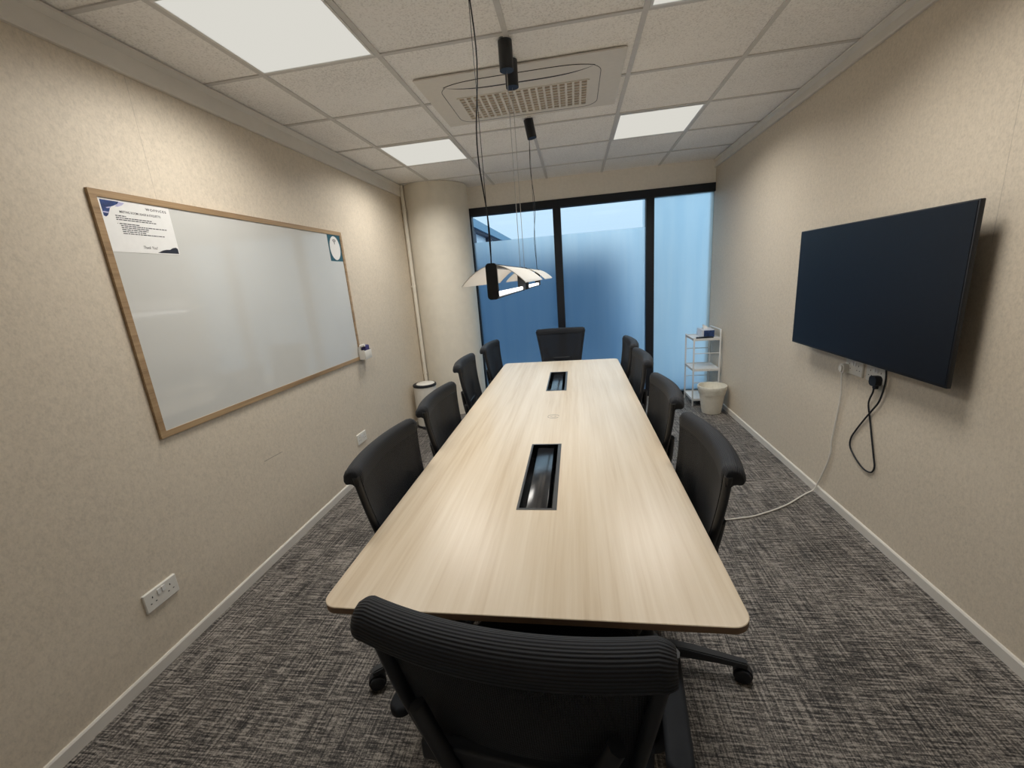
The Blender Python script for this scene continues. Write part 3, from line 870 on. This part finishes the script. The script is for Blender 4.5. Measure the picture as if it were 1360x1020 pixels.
# ------------------------------------------------------------------ shelf rack in the far right corner
RX0, RX1, RY0, RY1 = 1.222, 1.497, 4.605, 4.955
rk = thing('shelf_rack', 'slim white three-tier metal shelf rack in the window corner', 'rack', ((RX0 + RX1) / 2, (RY0 + RY1) / 2, 0))
rx, ry = (RX1 - RX0) / 2, (RY1 - RY0) / 2
for sx in (-1, 1):
    for sy in (-1, 1):
        top = .835 if sx > 0 else .757
        bm = BM(); box(bm, sx * (rx - .007) - .007, sx * (rx - .007) + .007, sy * (ry - .007) - .007, sy * (ry - .007) + .007, 0, top, .0015); obj('post', bm, 'white_metal', rk, 30)
for z in (.735, .405, .075):
    bm = BM(); a, b = rx - .014, ry - .014
    box(bm, -rx + .001, rx - .001, -b, b, z, z + .004)
    box(bm, -rx + .001, -rx + .004, -b, b, z - .012, z + .012); box(bm, rx - .004, rx - .001, -b, b, z - .012, z + .012)
    box(bm, -a, a, -ry + .001, -ry + .004, z - .012, z + .012); box(bm, -a, a, ry - .004, ry - .001, z - .012, z + .012)
    obj('shelf', bm, 'white_metal', rk, 0)
for z in (.585, .265):
    for sy in (-1, 1):
        bm = BM(); tube(bm, [(-rx + .008, sy * (ry - .008), z), (rx - .008, sy * (ry - .008), z)], .0045, 8); obj('rail', bm, 'white_metal', rk)
bm = BM(); tube(bm, [(rx - .007, -ry + .007, .830), (rx - .007, ry - .007, .830)], .006, 8); obj('rail', bm, 'white_metal', rk)
# tissue box and remote on the top shelf
tz = .739
tx = thing('tissue_box', 'blue and white tissue box on the top shelf of the white rack', 'tissue box', (1.395, 4.81, tz), math.radians(0))
bm = BM(); box(bm, -.062, .062, -.105, .105, 0, .082, .002); obj('box', bm, 'tissue_white', tx, 30)
bm = BM(); box(bm, -.045, .0605, -.1062, -.1045, .006, .076); obj('blue_panel', bm, 'tissue_blue', tx, 0)
bm = BM()
rr = random.Random(5)
def tis(u, v):
    return ((u - .5) * .09 * (1 - .5 * v) + .012 * math.sin(9 * u + 3 * v), .02 * math.sin(7 * u) * (1 - v * .4) + .01, .080 + .050 * v * (.7 + .3 * math.sin(5 * u + 1)))
sheet(bm, tis, 14, 6, .002, (0, 1, 0)); obj('tissue', bm, 'paper', tx, 60)
bm = BM(); box(bm, -.085, .085, -.022, .022, 0, .018, .005, 2)
rc = obj('remote_control', bm, 'black_plastic', None, 40); rc.location = (1.345, 4.655, tz); rc.rotation_euler = (0, 0, math.radians(4))
tag(rc, 'black remote control lying before the tissue box on the white rack', 'remote control')

# ------------------------------------------------------------------ bins
bn = thing('waste_bin', 'cream tapered waste bin with a plastic liner before the white rack', 'bin', (1.362, 4.40, 0))
def bin_r(z): return .092 + .040 * z / .285
prof = [(0, 0), (.089, 0), (.092, .004)]
for z in (.05, .10, .15, .20): prof += [(bin_r(z - .004), z - .004), (bin_r(z) + .0009, z - .002), (bin_r(z) + .0009, z + .002), (bin_r(z + .004), z + .004)]
prof += [(bin_r(.274), .274), (.137, .277), (.138, .287), (.131, .288), (.127, .27), (.089, .010), (0, .010)]
bm = BM(); lathe(bm, prof, seg=64); obj('body', bm, 'cream_bin', bn, 12)
bm = BM(); seg = 72; rings = []
def wob(k, a): return a * (math.sin(11 * k * 2 * PI / seg) + .6 * math.sin(17 * k * 2 * PI / seg + 1))
for j, (r, z) in enumerate(((.108, .21), (.125, .262), (.130, .291), (.1395, .291), (.1420, .284), (.1400, .262), (bin_r(.23) + .006, .232), (bin_r(.205) + .005, .208))):
    rings.append([bm.verts.new(((r + wob(k + 3 * j, .0012 if j > 3 else .0004)) * math.cos(2 * PI * k / seg), (r + wob(k + 3 * j, .0012 if j > 3 else .0004)) * math.sin(2 * PI * k / seg),
                                z + (.008 * math.sin(4 * 2 * PI * k / seg + .7) if j == 7 else 0))) for k in range(seg)])
for a_, b_ in zip(rings, rings[1:]):
    for k in range(seg): bm.faces.new((a_[k], a_[(k + 1) % seg], b_[(k + 1) % seg], b_[k]))
bm.faces.new(rings[0][::-1])
obj('bin_liner', bm, 'liner', bn, 60)
pb = thing('pedal_bin', 'tall white pedal bin with a black rim beside the round column', 'bin', (-1.655, 4.21, 0))
bm = BM(); lathe(bm, [(0, .022), (.122, .022), (.122, .455), (0, .455)], seg=48); obj('body', bm, 'white_plastic', pb, 40)
bm = BM(); lathe(bm, [(0, 0), (.125, 0), (.126, .006), (.126, .024), (.120, .026), (0, .026)], seg=48); obj('base_ring', bm, 'black_plastic', pb, 40)
bm = BM(); lathe(bm, [(.085, .455), (.126, .455), (.127, .462), (.125, .476), (.118, .480), (.092, .478), (.085, .470)], seg=48, close=True); obj('rim', bm, 'black_plastic', pb, 40)
bm = BM(); lathe(bm, [(0, .458), (.095, .458), (.0975, .470), (.0985, .481), (.090, .487), (0, .490)], seg=48)
for v in bm.verts: v.co.x += .010
obj('lid', bm, 'white_plastic', pb, 40)
bm = BM(); prism(bm, rrect(-.03, .03, -.155, -.12, .008, 3), .008, .018); obj('pedal', bm, 'black_plastic', pb, 30)

# ------------------------------------------------------------------ world, camera, view
w = bpy.data.worlds.new('World'); bpy.context.scene.world = w; w.use_nodes = True
nt = w.node_tree; nt.nodes.clear()
bg = nt.nodes.new('ShaderNodeBackground'); ow = nt.nodes.new('ShaderNodeOutputWorld')
sp = N(nt, 'SeparateXYZ'); lk(nt, N(nt, 'TexCoord').outputs['Generated'], sp.inputs[0])
lk(nt, ramp(nt, sp.outputs[2], [(0.0, (.145, .195, .2375)), (.18, (.17, .22, .255)), (1.0, (.50, .66, .80))]), bg.inputs['Color'])
bg.inputs['Strength'].default_value = 4.3
nt.links.new(bg.outputs[0], ow.inputs[0])

cam = bpy.data.cameras.new('camera'); co = bpy.data.objects.new('camera', cam); C.objects.link(co)
cam.sensor_width = 36; cam.sensor_fit = 'HORIZONTAL'; cam.lens = 36 * 553.03 / 1360; cam.clip_start = .02
r = Vector((0.9868189382615243, 0.14263032282718702, -0.07645243029891431))
f = Vector((-0.15719902965838495, 0.9570602864181526, -0.24356533668744038))
u = Vector((0.038429782238000657, 0.2523731348052253, 0.9668665640437276))
co.matrix_world = Matrix(((r.x, u.x, -f.x, 0), (r.y, u.y, -f.y, 0), (r.z, u.z, -f.z, 1.50567), (0, 0, 0, 1)))
sc = bpy.context.scene; sc.camera = co
sc.view_settings.view_transform = 'Standard'; sc.view_settings.look = 'None'
sc.view_settings.exposure = 0.0; sc.view_settings.gamma = 1.0; sc.view_settings.use_curve_mapping = False
sc.cycles.use_denoising = True
sc.cycles.max_bounces = 16; sc.cycles.diffuse_bounces = 12; sc.cycles.glossy_bounces = 4; sc.cycles.transmission_bounces = 6; sc.cycles.transparent_max_bounces = 12
sc.cycles.sample_clamp_indirect = 6.0
